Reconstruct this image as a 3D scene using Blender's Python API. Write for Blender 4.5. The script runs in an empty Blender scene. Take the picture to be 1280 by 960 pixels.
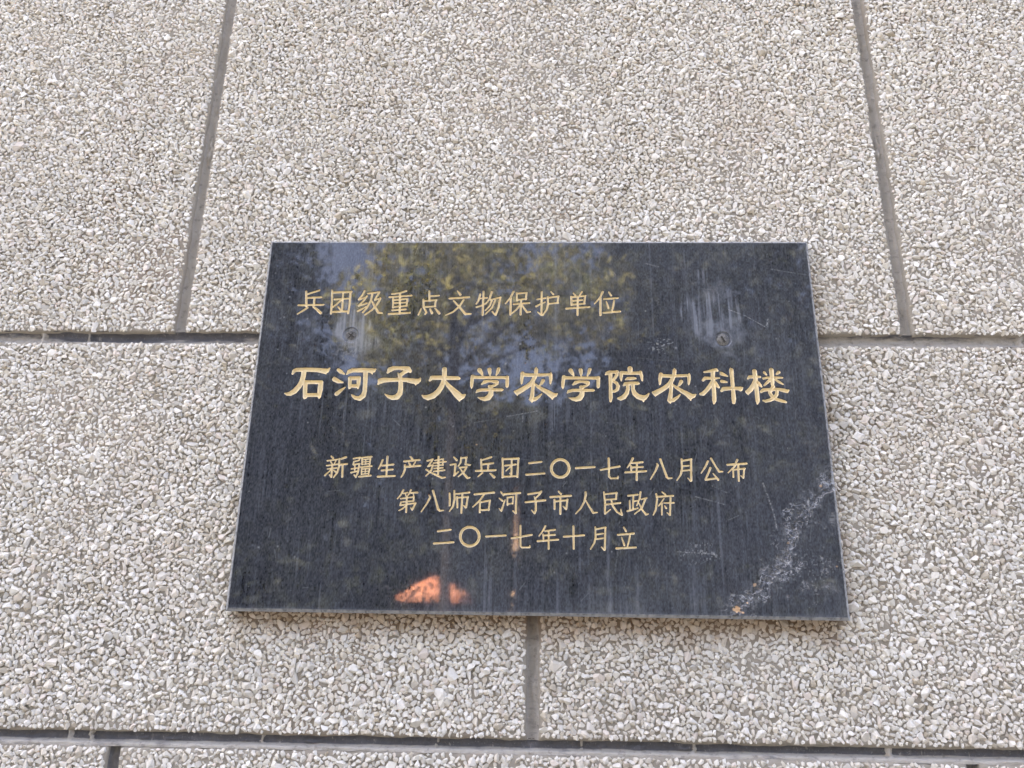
import bpy, bmesh, math, random
import numpy as np
from mathutils import Vector, Matrix

# ------------------------------------------------------------------ camera, sky, sun, exposure
SC = bpy.context.scene
COL = SC.collection
H0 = 1.75                                   # height of the plaque's centre above the ground (m)
rad = math.radians

cam_data = bpy.data.cameras.new("camera")
cam_data.sensor_width = 36.0
cam_data.lens = 26.09
cam_data.clip_start = 0.01
cam_data.clip_end = 500.0
cam = bpy.data.objects.new("camera", cam_data)
COL.objects.link(cam)
cam.location = (-0.00111, -0.74467, H0 - 0.19740)
cam.rotation_mode = 'XYZ'
cam.rotation_euler = (1.86978, -0.01501, 0.02679)
SC.camera = cam

SUN_EL, SUN_ROT = 52.0, 335.0               # the sun stands behind the wall: wall and plaque are in open shade
SUN_DIR = Vector((math.sin(rad(SUN_ROT)) * math.cos(rad(SUN_EL)),
                  math.cos(rad(SUN_ROT)) * math.cos(rad(SUN_EL)),
                  math.sin(rad(SUN_EL))))
world = bpy.data.worlds.new("World")
SC.world = world
world.use_nodes = True
wn = world.node_tree
sky = wn.nodes.new("ShaderNodeTexSky")
sky.sky_type = 'NISHITA'
sky.sun_disc = False
sky.sun_elevation = rad(SUN_EL)
sky.sun_rotation = rad(SUN_ROT)
sky.air_density = 0.29
sky.dust_density = 8.0
sky.ozone_density = 0.0
wn.nodes["Background"].inputs["Strength"].default_value = 0.13
wn.links.new(sky.outputs["Color"], wn.nodes["Background"].inputs["Color"])

sun_data = bpy.data.lights.new("sun", 'SUN')
sun_data.energy = 4.0
sun_data.angle = rad(0.5)
sun_data.color = (1.0, 0.94, 0.85)
sun = bpy.data.objects.new("sun", sun_data)
COL.objects.link(sun)
sun.location = SUN_DIR * 30
sun.rotation_euler = SUN_DIR.to_track_quat('Z', 'Y').to_euler()

SC.view_settings.view_transform = 'Standard'
SC.view_settings.look = 'None'
SC.view_settings.exposure = 4.2
SC.view_settings.gamma = 1.0
SC.render.engine = 'CYCLES'
SC.cycles.max_bounces = 6
SC.cycles.use_denoising = True
SC.render.resolution_x, SC.render.resolution_y = 1024, 768

random.seed(7)
RNG = np.random.default_rng(11)


# ------------------------------------------------------------------ helpers
def tag(o, label=None, cat=None, group=None, kind=None):
    if label: o['label'] = label
    if cat: o['category'] = cat
    if group: o['group'] = group
    if kind: o['kind'] = kind
    return o


def empty(name, loc, label=None, cat=None, group=None):
    o = bpy.data.objects.new(name, None)
    o.empty_display_size = 0.1
    o.location = loc
    COL.objects.link(o)
    return tag(o, label, cat, group)


def link(name, me, parent=None, loc=(0, 0, 0)):
    o = bpy.data.objects.new(name, me)
    COL.objects.link(o)
    o.location = loc
    if parent: o.parent = parent
    return o


def np_mesh(name, verts, quads=None, tris=None, mats=(), quad_mat=None, tri_mat=None, smooth=False):
    """mesh from numpy arrays of vertices, quads and triangles"""
    me = bpy.data.meshes.new(name)
    quads = np.zeros((0, 4), np.int32) if quads is None else np.asarray(quads, np.int32)
    tris = np.zeros((0, 3), np.int32) if tris is None else np.asarray(tris, np.int32)
    me.vertices.add(len(verts))
    me.vertices.foreach_set("co", np.asarray(verts, np.float32).ravel())
    nl = quads.size + tris.size
    me.loops.add(nl)
    me.loops.foreach_set("vertex_index", np.concatenate([quads.ravel(), tris.ravel()]).astype(np.int32))
    nq, nt = len(quads), len(tris)
    me.polygons.add(nq + nt)
    st = np.concatenate([np.arange(nq) * 4, nq * 4 + np.arange(nt) * 3]).astype(np.int32)
    me.polygons.foreach_set("loop_start", st)
    for m in mats: me.materials.append(m)
    if quad_mat is not None or tri_mat is not None:
        qm = np.zeros(nq, np.int32) if quad_mat is None else np.full(nq, quad_mat, np.int32) if np.isscalar(quad_mat) else quad_mat
        tm = np.zeros(nt, np.int32) if tri_mat is None else np.full(nt, tri_mat, np.int32) if np.isscalar(tri_mat) else tri_mat
        me.polygons.foreach_set("material_index", np.concatenate([qm, tm]).astype(np.int32))
    me.polygons.foreach_set("use_smooth", np.full(nq + nt, smooth, bool))
    me.update(calc_edges=True)
    me.validate()
    return me


def point_color(me, name, rgba):
    a = me.attributes.new(name, 'FLOAT_COLOR', 'POINT')
    a.data.foreach_set("color", np.asarray(rgba, np.float32).ravel())


def vnoise(x, y, seed):
    """value noise, -1..1, numpy"""
    x = np.asarray(x, float); y = np.asarray(y, float)
    xi = np.floor(x).astype(np.int64); yi = np.floor(y).astype(np.int64)
    fx = x - xi; fy = y - yi
    fx = fx * fx * (3 - 2 * fx); fy = fy * fy * (3 - 2 * fy)

    def h(a, b):
        n = (a * 374761393 + b * 668265263 + seed * 982451653) & 0xffffffff
        n = ((n ^ (n >> 13)) * 1274126177) & 0xffffffff
        n = ((n ^ (n >> 16)) * 2246822519) & 0xffffffff
        return ((n ^ (n >> 15)) & 0xffff) / 32767.5 - 1.0
    a, b, c, d = h(xi, yi), h(xi + 1, yi), h(xi, yi + 1), h(xi + 1, yi + 1)
    return (a * (1 - fx) + b * fx) * (1 - fy) + (c * (1 - fx) + d * fx) * fy


def fbm(x, y, seed, octv=4):
    s, amp, tot = 0.0, 1.0, 0.0
    for i in range(octv):
        s = s + amp * vnoise(x * 2 ** i + 17.3 * i, y * 2 ** i - 9.1 * i, seed + i)
        tot += amp; amp *= 0.5
    return s / tot


def sstep(a, b, x):
    t = np.clip((x - a) / (b - a), 0, 1)
    return t * t * (3 - 2 * t)


# ------------------------------------------------------------------ materials
def new_mat(name, rough=0.6, spec=0.5, base=None):
    m = bpy.data.materials.new(name)
    m.use_nodes = True
    b = m.node_tree.nodes["Principled BSDF"]
    b.inputs["Roughness"].default_value = rough
    b.inputs["Specular IOR Level"].default_value = spec
    if base: b.inputs["Base Color"].default_value = (*base, 1)
    return m, m.node_tree, b


class N:
    """short node helpers"""
    def __init__(s, nt): s.nt = nt

    def new(s, t): return s.nt.nodes.new(t)

    def put(s, sock, v):
        if hasattr(v, "is_linked"): s.nt.links.new(v, sock)
        elif isinstance(v, (tuple, list)): sock.default_value = (*v, 1) if (len(v) == 3 and sock.type == 'RGBA') else v
        else: sock.default_value = v

    def math(s, op, a, b=0.0, clamp=False):
        n = s.new("ShaderNodeMath"); n.operation = op; n.use_clamp = clamp
        s.put(n.inputs[0], a); s.put(n.inputs[1], b)
        return n.outputs[0]

    def mix(s, f, a, b, mode='MIX'):
        n = s.new("ShaderNodeMix"); n.data_type = 'RGBA'; n.blend_type = mode
        s.put(n.inputs[0], f); s.put(n.inputs[6], a); s.put(n.inputs[7], b)
        return n.outputs[2]

    def noise(s, vec, scale, detail=4.0, rough=0.6, dist=0.0):
        n = s.new("ShaderNodeTexNoise")
        n.inputs["Scale"].default_value = scale; n.inputs["Detail"].default_value = detail
        n.inputs["Roughness"].default_value = rough; n.inputs["Distortion"].default_value = dist
        if vec is not None: s.put(n.inputs["Vector"], vec)
        return n.outputs["Fac"]

    def ramp(s, f, a, b, lo=0.0, hi=1.0):
        n = s.new("ShaderNodeMapRange"); n.interpolation_type = 'SMOOTHSTEP'
        s.put(n.inputs["Value"], f)
        n.inputs["From Min"].default_value = a; n.inputs["From Max"].default_value = b
        n.inputs["To Min"].default_value = lo; n.inputs["To Max"].default_value = hi
        return n.outputs["Result"]

    def scale(s, vec, sc):
        n = s.new("ShaderNodeVectorMath"); n.operation = 'MULTIPLY'
        s.put(n.inputs[0], vec); n.inputs[1].default_value = sc
        return n.outputs[0]

    def pos(s): return s.new("ShaderNodeNewGeometry").outputs["Position"]

    def sep(s, v):
        n = s.new("ShaderNodeSeparateXYZ"); s.put(n.inputs[0], v)
        return n.outputs

    def attr(s, name):
        n = s.new("ShaderNodeAttribute"); n.attribute_name = name
        return n.outputs["Color"]

    def bump(s, h, strength, dist, bsdf):
        n = s.new("ShaderNodeBump")
        n.inputs["Strength"].default_value = strength; n.inputs["Distance"].default_value = dist
        s.put(n.inputs["Height"], h)
        s.nt.links.new(n.outputs[0], bsdf.inputs["Normal"])


def plaque_brown_band(n):
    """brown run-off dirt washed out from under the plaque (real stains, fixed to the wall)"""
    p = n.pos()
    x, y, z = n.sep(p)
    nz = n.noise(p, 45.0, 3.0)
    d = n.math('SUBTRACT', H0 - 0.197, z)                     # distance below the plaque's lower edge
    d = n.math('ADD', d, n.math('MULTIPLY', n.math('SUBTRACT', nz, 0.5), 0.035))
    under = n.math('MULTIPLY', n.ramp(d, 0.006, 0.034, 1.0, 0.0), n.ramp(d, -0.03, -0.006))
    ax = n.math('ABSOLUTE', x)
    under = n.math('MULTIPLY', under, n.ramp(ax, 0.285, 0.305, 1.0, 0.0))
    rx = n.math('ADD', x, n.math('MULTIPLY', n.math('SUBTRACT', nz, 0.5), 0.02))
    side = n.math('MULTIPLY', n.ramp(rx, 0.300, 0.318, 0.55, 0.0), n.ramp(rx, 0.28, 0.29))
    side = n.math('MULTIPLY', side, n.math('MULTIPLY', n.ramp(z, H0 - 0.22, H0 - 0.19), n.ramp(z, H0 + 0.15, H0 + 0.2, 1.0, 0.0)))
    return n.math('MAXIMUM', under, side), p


def mat_mortar():
    m, nt, b = new_mat("pebbledash_mortar", 0.9, 0.2)
    n = N(nt)
    st, p = plaque_brown_band(n)
    c = n.mix(n.noise(p, 12.0, 5.0), (0.215, 0.196, 0.157), (0.35, 0.326, 0.27))
    c = n.mix(n.ramp(n.noise(p, 260.0, 3.0), 0.35, 0.7, 0.0, 0.3), c, (0.38, 0.35, 0.31))
    c = n.mix(n.ramp(n.noise(p, 5.0, 3.0), 0.5, 0.75, 0.0, 0.4), c, (0.23, 0.17, 0.12))
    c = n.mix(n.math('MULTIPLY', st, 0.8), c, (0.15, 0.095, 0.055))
    nt.links.new(c, b.inputs["Base Color"])
    n.bump(n.noise(p, 700.0, 4.0), 0.5, 0.001, b)
    return m


def mat_pebble():
    m, nt, b = new_mat("crushed_marble", 0.55, 0.35)
    n = N(nt)
    st, p = plaque_brown_band(n)
    c = n.attr("tint")
    c = n.mix(n.ramp(n.noise(p, 420.0, 4.0), 0.4, 0.75, 0.0, 0.35), c, (0.50, 0.46, 0.40))
    c = n.mix(n.ramp(n.noise(p, 6.0, 4.0), 0.45, 0.75, 0.0, 0.3), c, (0.52, 0.46, 0.38))
    oi = n.new("ShaderNodeObjectInfo").outputs["Random"]
    tone = n.math('ADD', n.math('MULTIPLY', oi, 0.10), n.ramp(n.noise(p, 2.2, 4.0), 0.3, 0.7, -0.02, 0.16))
    c = n.mix(tone, c, (0.36, 0.34, 0.30))
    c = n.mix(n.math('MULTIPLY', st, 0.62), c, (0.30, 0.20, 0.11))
    nt.links.new(c, b.inputs["Base Color"])
    n.bump(n.noise(p, 900.0, 3.0), 0.25, 0.0006, b)
    return m


def mat_joint(name, dark):
    """recessed joint: cement, with old slate-dark coating left on it in patches"""
    m, nt, b = new_mat(name, 0.85, 0.25)
    n = N(nt)
    st, p = plaque_brown_band(n)
    a = n.attr("coat")
    r, g, _ = (lambda s: (s.outputs[0], s.outputs[1], s.outputs[2]))(_sepc(nt, a))
    ns = n.noise(n.scale(p, (22.0, 1.0, 90.0)), 1.0, 5.0, 0.65)
    f = n.ramp(n.math('ADD', n.math('MULTIPLY', ns, 0.9), n.math('SUBTRACT', r, 0.5)), 0.38, 0.60)
    cem = n.mix(n.noise(p, 60.0, 5.0), (0.27, 0.255, 0.225), (0.42, 0.40, 0.36))
    cem = n.mix(n.math('MULTIPLY', g, n.ramp(n.noise(p, 90.0, 5.0), 0.3, 0.65, 0.15, 1.0)), cem, (0.40, 0.38, 0.335))
    drk = n.mix(n.noise(p, 140.0, 4.0), (0.05, 0.053, 0.062), (0.13, 0.13, 0.14))
    fine = n.ramp(n.noise(p, 500.0, 3.0), 0.6, 0.75, 0.0, 0.5)
    drk = n.mix(fine, drk, (0.34, 0.34, 0.33))
    c = n.mix(n.math('MULTIPLY', f, dark), cem, drk)
    c = n.mix(n.ramp(n.noise(p, 130.0, 6.0, 0.7), 0.52, 0.68, 0.0, 0.55), c, (0.11, 0.10, 0.09))
    c = n.mix(n.ramp(n.noise(n.scale(p, (1.0, 1.0, 0.35)), 210.0, 4.0, 0.7, 0.6), 0.60, 0.72, 0.0, 0.5), c, (0.40, 0.385, 0.35))
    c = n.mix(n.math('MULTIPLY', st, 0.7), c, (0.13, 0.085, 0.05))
    nt.links.new(c, b.inputs["Base Color"])
    n.bump(n.noise(p, 420.0, 5.0), 0.6, 0.0012, b)
    return m


def _sepc(nt, c):
    s = nt.nodes.new("ShaderNodeSeparateColor")
    nt.links.new(c, s.inputs[0])
    return s


def mat_granite():
    """polished black granite: wear.r = dust and water marks, wear.g = tan bare stone, wear.b = fresh broken grain"""
    m, nt, b = new_mat("black_granite", 0.1, 0.5)
    n = N(nt)
    s = _sepc(nt, n.attr("wear"))
    p = n.pos()
    c = n.mix(s.outputs[0], (0.008, 0.009, 0.011), (0.165, 0.182, 0.215))
    c = n.mix(s.outputs[2], c, (0.40, 0.42, 0.43))
    c = n.mix(s.outputs[1], c, (0.60, 0.40, 0.22))
    nt.links.new(c, b.inputs["Base Color"])
    rg = n.math('ADD', 0.018, n.math('MULTIPLY', s.outputs[0], 0.06))
    rg = n.math('ADD', rg, n.math('MULTIPLY', n.math('MAXIMUM', s.outputs[2], s.outputs[1]), 0.6), True)
    nt.links.new(rg, b.inputs["Roughness"])
    b.inputs["IOR"].default_value = 1.68
    n.bump(n.noise(p, 14.0, 1.0), 0.012, 0.002, b)
    return m


def mat_gilt():
    m, nt, b = new_mat("gilt_paint", 0.42, 0.5)
    n = N(nt)
    p = n.pos()
    c = n.mix(n.noise(p, 180.0, 4.0), (0.68, 0.525, 0.27), (0.87, 0.775, 0.515))
    c = n.mix(n.ramp(n.noise(p, 600.0, 3.0), 0.58, 0.75, 0.0, 0.6), c, (0.40, 0.27, 0.13))
    nt.links.new(c, b.inputs["Base Color"])
    b.inputs["Metallic"].default_value = 0.25
    n.bump(n.noise(p, 900.0, 3.0), 0.3, 0.0004, b)
    return m


def mat_noise(name, a, c, scale, rough=0.8, spec=0.3, trans=0.0):
    m, nt, b = new_mat(name, rough, spec)
    n = N(nt)
    nt.links.new(n.mix(n.ramp(n.noise(n.pos(), scale, 4.0), 0.3, 0.7), a, c), b.inputs["Base Color"])
    return m


M_MORTAR, M_PEBBLE = mat_mortar(), mat_pebble()
M_JOINT_H = mat_joint("dark_coated_joint", 1.0)
M_JOINT_V = mat_joint("bare_cement_joint", 0.75)
M_GRANITE, M_GILT = mat_granite(), mat_gilt()
M_STEEL = mat_noise("weathered_steel", (0.045, 0.045, 0.043), (0.16, 0.157, 0.148), 500.0, 0.5, 0.5)
M_STEEL_PALE = mat_noise("worn_steel", (0.055, 0.054, 0.05), (0.20, 0.195, 0.175), 420.0, 0.4, 0.6)
M_CORE = mat_noise("cement_backing", (0.3, 0.29, 0.27), (0.36, 0.34, 0.31), 6.0)

# ------------------------------------------------------------------ the carved strokes: x, z, half width in 0.1 mm about the plaque's centre
GLYPHS = [
 ["-2530,1374,12 -2512,1201,13|-2508,1344,10 -2385,1389,10|-2509,1299,11 -2355,1307,10|-2431,1297,11 -2429,1213,11|-2600,1210,11 -2325,1217,10|-2498,1181,11 -2554,1139,10 -2601,1107,7|-2433,1193,10 -2385,1155,14 -2346,1119,15",
  "-2243,1390,10 -2234,1256,11 -2233,1114,11|-2232,1362,12 -2028,1372,12|-2039,1369,12 -2036,1227,11 -2044,1118,11|-2229,1133,11 -2048,1141,11|-2209,1281,10 -2050,1293,10|-2119,1351,10 -2113,1158,11|-2160,1194,9 -2126,1155,10|-2131,1277,11 -2182,1220,10 -2228,1182,8",
  "-1881,1385,12 -1900,1340,10 -1940,1283,10|-1939,1280,10 -1875,1301,9|-1852,1322,10 -1888,1263,10 -1937,1206,10|-1937,1206,10 -1848,1236,9|-1940,1144,12 -1898,1168,11 -1853,1198,8|-1843,1352,10 -1720,1370,10|-1795,1346,11 -1806,1263,11 -1844,1180,10 -1884,1130,10|-1719,1367,10 -1744,1317,10 -1763,1278,9|-1763,1275,9 -1704,1296,10|-1703,1293,10 -1732,1228,11 -1787,1157,10 -1860,1101,10|-1795,1263,9 -1751,1186,13 -1714,1125,12 -1673,1122,9",
  "-1423,1383,11 -1493,1359,10 -1580,1347,9|-1605,1310,10 -1362,1330,10|-1490,1359,11 -1478,1117,11|-1563,1293,10 -1556,1187,10|-1559,1276,10 -1404,1291,10|-1404,1291,10 -1410,1208,10|-1557,1240,8 -1420,1247,8|-1560,1193,9 -1407,1208,9|-1563,1155,10 -1416,1167,10|-1598,1112,12 -1370,1126,11",
  "-1168,1384,10 -1163,1277,10|-1154,1323,9 -1061,1331,10|-1229,1283,10 -1222,1200,11|-1223,1265,10 -1086,1277,10|-1092,1277,10 -1099,1206,10|-1225,1195,10 -1094,1203,10|-1246,1176,8 -1274,1103,9|-1216,1182,10 -1189,1133,11 -1201,1109,8|-1150,1171,10 -1128,1124,14|-1096,1180,8 -1049,1121,14",
  "-858,1385,8 -826,1343,13|-942,1295,11 -729,1313,11|-788,1281,10 -832,1201,11 -900,1137,9 -975,1101,7|-897,1269,9 -826,1190,12 -763,1114,14 -704,1117,9",
  "-608,1347,11 -625,1273,10 -648,1234,8|-620,1295,8 -533,1306,9|-573,1380,11 -574,1261,11 -576,1103,11|-644,1196,11 -574,1220,9 -531,1250,7|-482,1377,11 -505,1291,10 -544,1235,8|-494,1282,9 -385,1312,10|-388,1309,11 -405,1191,11 -435,1106,11|-472,1144,8 -441,1106,9|-477,1279,10 -503,1208,9 -548,1158,8|-442,1279,10 -475,1191,10 -547,1112,8",
  "-245,1381,11 -276,1309,10 -330,1238,7|-273,1298,11 -276,1110,11|-209,1363,10 -205,1274,10|-206,1357,10 -100,1366,10|-102,1366,10 -110,1289,10|-205,1281,10 -104,1295,9|-242,1230,9 -71,1246,10|-161,1274,10 -165,1110,11|-172,1221,10 -209,1168,9 -262,1122,8|-150,1221,8 -117,1169,11 -95,1137,11 -60,1143,8",
  "63,1376,11 61,1108,11|12,1288,9 107,1305,9|2,1207,11 58,1237,9 102,1258,7|21,1140,8 59,1105,9|164,1379,7 191,1349,10|134,1308,10 248,1326,10|243,1320,10 235,1246,10|140,1237,9 243,1249,10|131,1320,10 132,1234,11 118,1170,10 75,1102,8",
  "409,1362,8 430,1335,10|501,1380,10 474,1333,7|384,1323,10 386,1223,10|387,1315,10 539,1333,10|536,1330,10 524,1241,10|389,1228,10 529,1241,10|403,1273,9 503,1283,9|329,1182,11 580,1202,10|455,1318,10 450,1107,11",
  "728,1381,11 697,1313,10 636,1239,7|700,1307,11 696,1108,12|793,1378,8 817,1337,11|743,1295,11 889,1308,10|764,1266,7 784,1190,12|848,1278,10 841,1237,11 823,1161,9|731,1134,11 909,1151,11"],
 ["-2585,421,10 -2570,453,20 -2545,465,22 -2447,468,23 -2318,465,23 -2248,455,27 -2218,456,24 -2189,488,6|-2248,451,26 -2226,427,10|-2463,454,27 -2465,396,26 -2476,334,26 -2501,280,27 -2539,231,28 -2583,202,25 -2616,196,17 -2645,204,6|-2438,327,24 -2426,166,22 -2428,151,10|-2433,329,21 -2267,331,20|-2271,326,25 -2272,246,27 -2274,176,19 -2274,156,9|-2411,187,20 -2275,188,20",
  "-2097,468,18 -2067,445,20 -2029,421,7|-2135,389,4 -2129,363,25 -2088,341,21 -2038,329,8|-2093,202,22 -2062,230,19 -2008,275,6|-2003,419,7 -1978,450,22 -1940,465,24 -1821,467,24 -1743,463,24 -1718,463,22 -1697,479,7|-1743,459,24 -1729,425,6|-1965,377,20 -1959,275,17 -1963,264,8|-1965,375,21 -1867,378,20|-1870,378,22 -1870,302,18 -1871,265,8|-1952,291,19 -1875,289,19|-1804,449,25 -1799,347,23 -1797,237,23 -1808,184,26 -1844,155,27 -1891,161,19 -1922,183,12 -1932,194,6",
  "-1567,442,12 -1545,473,27 -1506,491,23 -1446,494,18 -1395,490,24 -1356,479,33 -1331,461,20 -1324,446,8|-1368,461,24 -1400,438,20 -1429,412,20|-1457,438,5 -1432,394,22 -1421,327,24 -1418,261,24 -1425,208,28 -1452,173,30 -1498,164,24 -1545,177,16 -1581,203,6|-1658,315,11 -1637,348,30 -1604,357,27 -1532,360,21 -1447,363,20 -1362,361,23 -1298,350,28 -1251,344,30 -1230,355,22 -1216,380,8|-1263,337,26 -1261,306,6",
  "-964,481,26 -962,419,25 -967,352,25 -986,291,26 -1021,233,28 -1070,189,30 -1123,169,29 -1162,175,19 -1186,191,8|-1114,358,12 -1092,387,23 -1015,388,23 -930,386,22 -820,384,20 -803,382,13|-948,344,13 -919,304,22 -875,261,27 -827,213,36 -792,178,38 -763,183,26 -736,202,9|-795,165,30 -792,135,7",
  "-592,475,24 -572,444,18 -559,419,9|-487,480,22 -481,444,16 -479,413,6|-389,489,18 -399,454,16 -413,420,7|-662,405,19 -669,346,18 -670,297,15 -669,275,6|-664,396,19 -609,394,17 -482,393,16 -335,394,16 -297,392,19|-297,397,18 -296,348,18 -297,300,16 -299,289,9|-563,320,9 -536,342,19 -498,353,14 -465,354,12 -431,347,18 -405,343,19 -401,325,14 -421,308,12 -451,299,14 -471,281,22|-480,294,18 -464,246,24 -467,207,27 -490,172,28 -527,158,23 -565,162,16 -599,173,6|-619,227,6 -605,245,16 -563,256,16 -479,259,17 -353,258,15 -341,260,9",
  "8,507,6 8,483,20 6,447,21|-135,440,21 -143,389,18 -144,336,11 -145,325,6|-135,426,19 -36,422,19 27,424,16 133,428,16 158,426,18|164,453,5 160,428,19 162,382,17 158,338,10 157,327,5|0,421,21 -14,385,21 -43,332,23 -85,297,24 -139,261,26 -189,233,28 -212,239,14|-189,230,26 -189,198,4|-18,359,9 -24,315,20 -28,249,18 -34,192,22 -38,157,24|-34,125,5 -38,153,23 -1,160,19 41,188,14 68,219,6|-59,157,8 -38,153,21|-10,328,8 28,295,17 83,261,21 133,233,26 175,202,33 208,205,21 229,220,8|175,194,28 179,159,6|80,362,20 66,333,15 45,309,6",
  "371,475,24 389,444,18 402,420,9|476,480,22 480,445,16 480,414,6|573,490,18 562,454,16 546,421,7|299,406,19 290,347,18 288,298,15 288,277,6|297,397,19 351,395,17 477,394,15 624,395,16 661,393,19|661,398,18 660,349,18 657,301,16 655,290,9|394,321,9 422,343,19 460,354,14 493,355,12 527,348,18 552,344,19 555,327,14 534,309,12 505,300,14 484,282,22|476,295,18 490,247,24 485,208,26 462,173,28 424,160,23 387,164,16 354,175,6|335,229,6 350,246,16 392,258,16 475,260,17 600,259,15 613,261,9",
  "788,452,21 787,311,18 786,181,19 783,142,11|737,434,8 754,448,19 780,457,22 818,461,16 851,461,19|858,466,18 855,431,16 837,400,16 815,373,12|815,362,14 848,343,17 866,308,17 854,268,17 829,251,14 804,250,12|995,500,27 996,467,24|903,453,21 899,404,15 899,365,6|905,455,20 985,450,17 1098,453,17|1104,461,18 1113,419,17 1118,371,9|947,381,9 970,391,17 1025,393,16 1052,394,9|922,315,9 940,332,18 1002,339,20 1069,340,17 1081,338,10|968,326,17 967,278,18 953,230,21 923,191,25 889,173,22 864,173,12|1018,326,18 1019,269,20 1036,226,25 1068,196,27 1105,183,29 1134,183,26 1164,205,15 1183,231,6|1121,175,25 1124,142,6",
  "1461,506,6 1460,482,20 1456,447,21|1316,439,21 1305,389,18 1301,336,11 1300,325,6|1315,426,18 1413,421,18 1476,424,16 1580,428,15 1605,426,18|1612,452,5 1607,428,18 1606,382,17 1600,338,10 1598,327,5|1448,420,21 1432,385,21 1400,332,23 1357,297,23 1302,262,25 1251,233,28 1228,240,14|1251,231,25 1249,199,4|1427,359,9 1418,315,20 1411,250,18 1402,193,22 1396,159,24|1399,126,5 1396,154,23 1434,161,19 1476,189,14 1505,220,6|1376,158,8 1396,154,21|1433,328,8 1469,296,17 1521,261,20 1569,233,25 1609,203,33 1642,206,21 1664,221,8|1609,195,27 1611,160,6|1524,362,20 1508,333,15 1486,309,6",
  "1768,467,9 1821,477,14 1863,485,18 1893,494,18 1906,484,12|1861,481,22 1855,419,21 1857,332,21 1858,245,21 1854,158,21 1848,126,9|1752,379,14 1775,401,17 1845,400,15 1920,404,9|1846,354,23 1823,319,22 1783,270,20 1743,231,21 1718,227,14|1875,354,17 1897,315,17 1909,302,11|1933,473,3 1948,451,20 1972,440,16 2008,425,7|1946,367,18 1967,364,16 1996,359,9|2044,513,4 2053,491,22 2054,399,20 2055,290,19 2055,181,23 2052,138,16|1935,263,13 1957,285,21 2045,292,18 2106,290,18 2131,286,25 2152,299,9",
  "2292,479,24 2294,422,23 2297,335,22 2299,226,22 2299,157,21 2293,127,8|2216,398,9 2236,417,16 2285,418,16 2343,418,12|2291,378,20 2270,330,22 2237,282,25 2206,252,24 2186,260,8|2206,243,21 2208,224,5|2318,357,17 2340,326,16 2353,311,8|2393,467,15 2412,443,9|2468,494,24 2468,423,22 2468,358,20 2466,336,17|2542,470,18 2520,450,11|2379,401,13 2417,410,12 2450,408,14|2500,410,15 2576,411,9|2444,384,16 2408,353,14 2379,324,8|2502,389,12 2537,363,15 2572,341,9|2471,314,20 2460,288,21 2433,262,17 2432,245,18 2446,214,18 2468,189,18 2503,172,17 2547,159,17 2587,147,12|2508,275,17 2500,228,18 2472,189,18 2429,167,17 2383,154,16 2355,162,8|2342,255,13 2364,274,18 2414,281,16 2464,284,18 2521,284,16 2582,272,21 2606,263,19 2628,276,8"],
 ["-2090,-465,8 -2070,-485,10|-2127,-513,8 -2022,-498,7|-2090,-524,6 -2075,-545,6|-2039,-514,6 -2052,-542,6|-2128,-564,8 -2013,-547,7|-2119,-597,7 -2023,-586,7|-2072,-550,8 -2071,-679,10|-2083,-607,7 -2113,-638,8 -2139,-664,9|-2054,-609,6 -2024,-632,9|-2093,-659,7 -2073,-682,7|-1937,-474,11 -1987,-492,9|-2005,-492,9 -2001,-570,10 -2014,-632,9 -2048,-684,7|-1992,-552,9 -1921,-544,9|-1966,-554,10 -1961,-678,10",
  "-1858,-488,8 -1792,-475,8|-1795,-475,8 -1800,-506,7|-1845,-517,7 -1800,-506,7|-1851,-517,8 -1858,-549,8|-1856,-551,8 -1792,-540,8|-1795,-542,9 -1801,-625,9 -1820,-679,8|-1840,-656,7 -1820,-677,7|-1873,-595,7 -1812,-584,7|-1839,-564,7 -1836,-625,7|-1872,-633,9 -1809,-617,7|-1781,-480,8 -1674,-466,9|-1771,-495,7 -1767,-547,7|-1770,-501,6 -1683,-487,6|-1684,-474,8 -1689,-549,7|-1768,-523,5 -1686,-515,5|-1769,-546,6 -1684,-539,6|-1731,-495,5 -1730,-542,5|-1779,-576,8 -1667,-563,9|-1767,-583,7 -1766,-650,7|-1766,-596,6 -1686,-587,6|-1685,-583,7 -1692,-644,7|-1763,-622,5 -1689,-615,5|-1766,-649,6 -1690,-640,6|-1729,-593,5 -1728,-645,5|-1787,-674,9 -1670,-661,9",
  "-1558,-501,10 -1573,-548,9 -1595,-592,6|-1562,-558,9 -1444,-545,9|-1511,-464,10 -1509,-663,9|-1561,-607,9 -1449,-596,9|-1597,-672,10 -1422,-662,9",
  "-1275,-462,7 -1253,-488,10|-1336,-512,10 -1178,-495,9|-1287,-524,7 -1272,-548,10|-1220,-516,7 -1237,-545,7|-1315,-568,10 -1167,-554,10|-1326,-548,9 -1324,-594,10 -1334,-631,9 -1357,-674,6",
  "-1099,-504,9 -1044,-488,9|-1044,-488,9 -1070,-535,8 -1089,-561,8|-1087,-559,8 -1039,-546,7|-1039,-548,8 -1052,-597,9 -1076,-628,8 -1105,-659,6|-1105,-595,8 -1061,-620,9 -993,-653,10 -941,-678,10 -908,-671,7|-984,-459,9 -982,-642,9|-1020,-499,7 -934,-482,7|-1037,-527,7 -907,-510,8|-1020,-553,7 -936,-544,7|-937,-482,7 -939,-547,7|-1024,-581,7 -935,-573,7|-1028,-612,7 -919,-598,8",
  "-827,-463,8 -798,-494,11|-860,-543,9 -807,-533,8|-809,-535,10 -815,-646,10|-820,-653,9 -778,-615,7|-753,-465,8 -756,-517,9 -780,-556,6|-750,-473,8 -697,-464,9|-701,-470,8 -707,-537,9 -661,-542,9|-767,-571,8 -696,-562,8|-693,-562,9 -724,-619,9 -776,-663,6|-759,-579,6 -719,-635,10 -682,-675,11 -659,-672,7",
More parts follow.
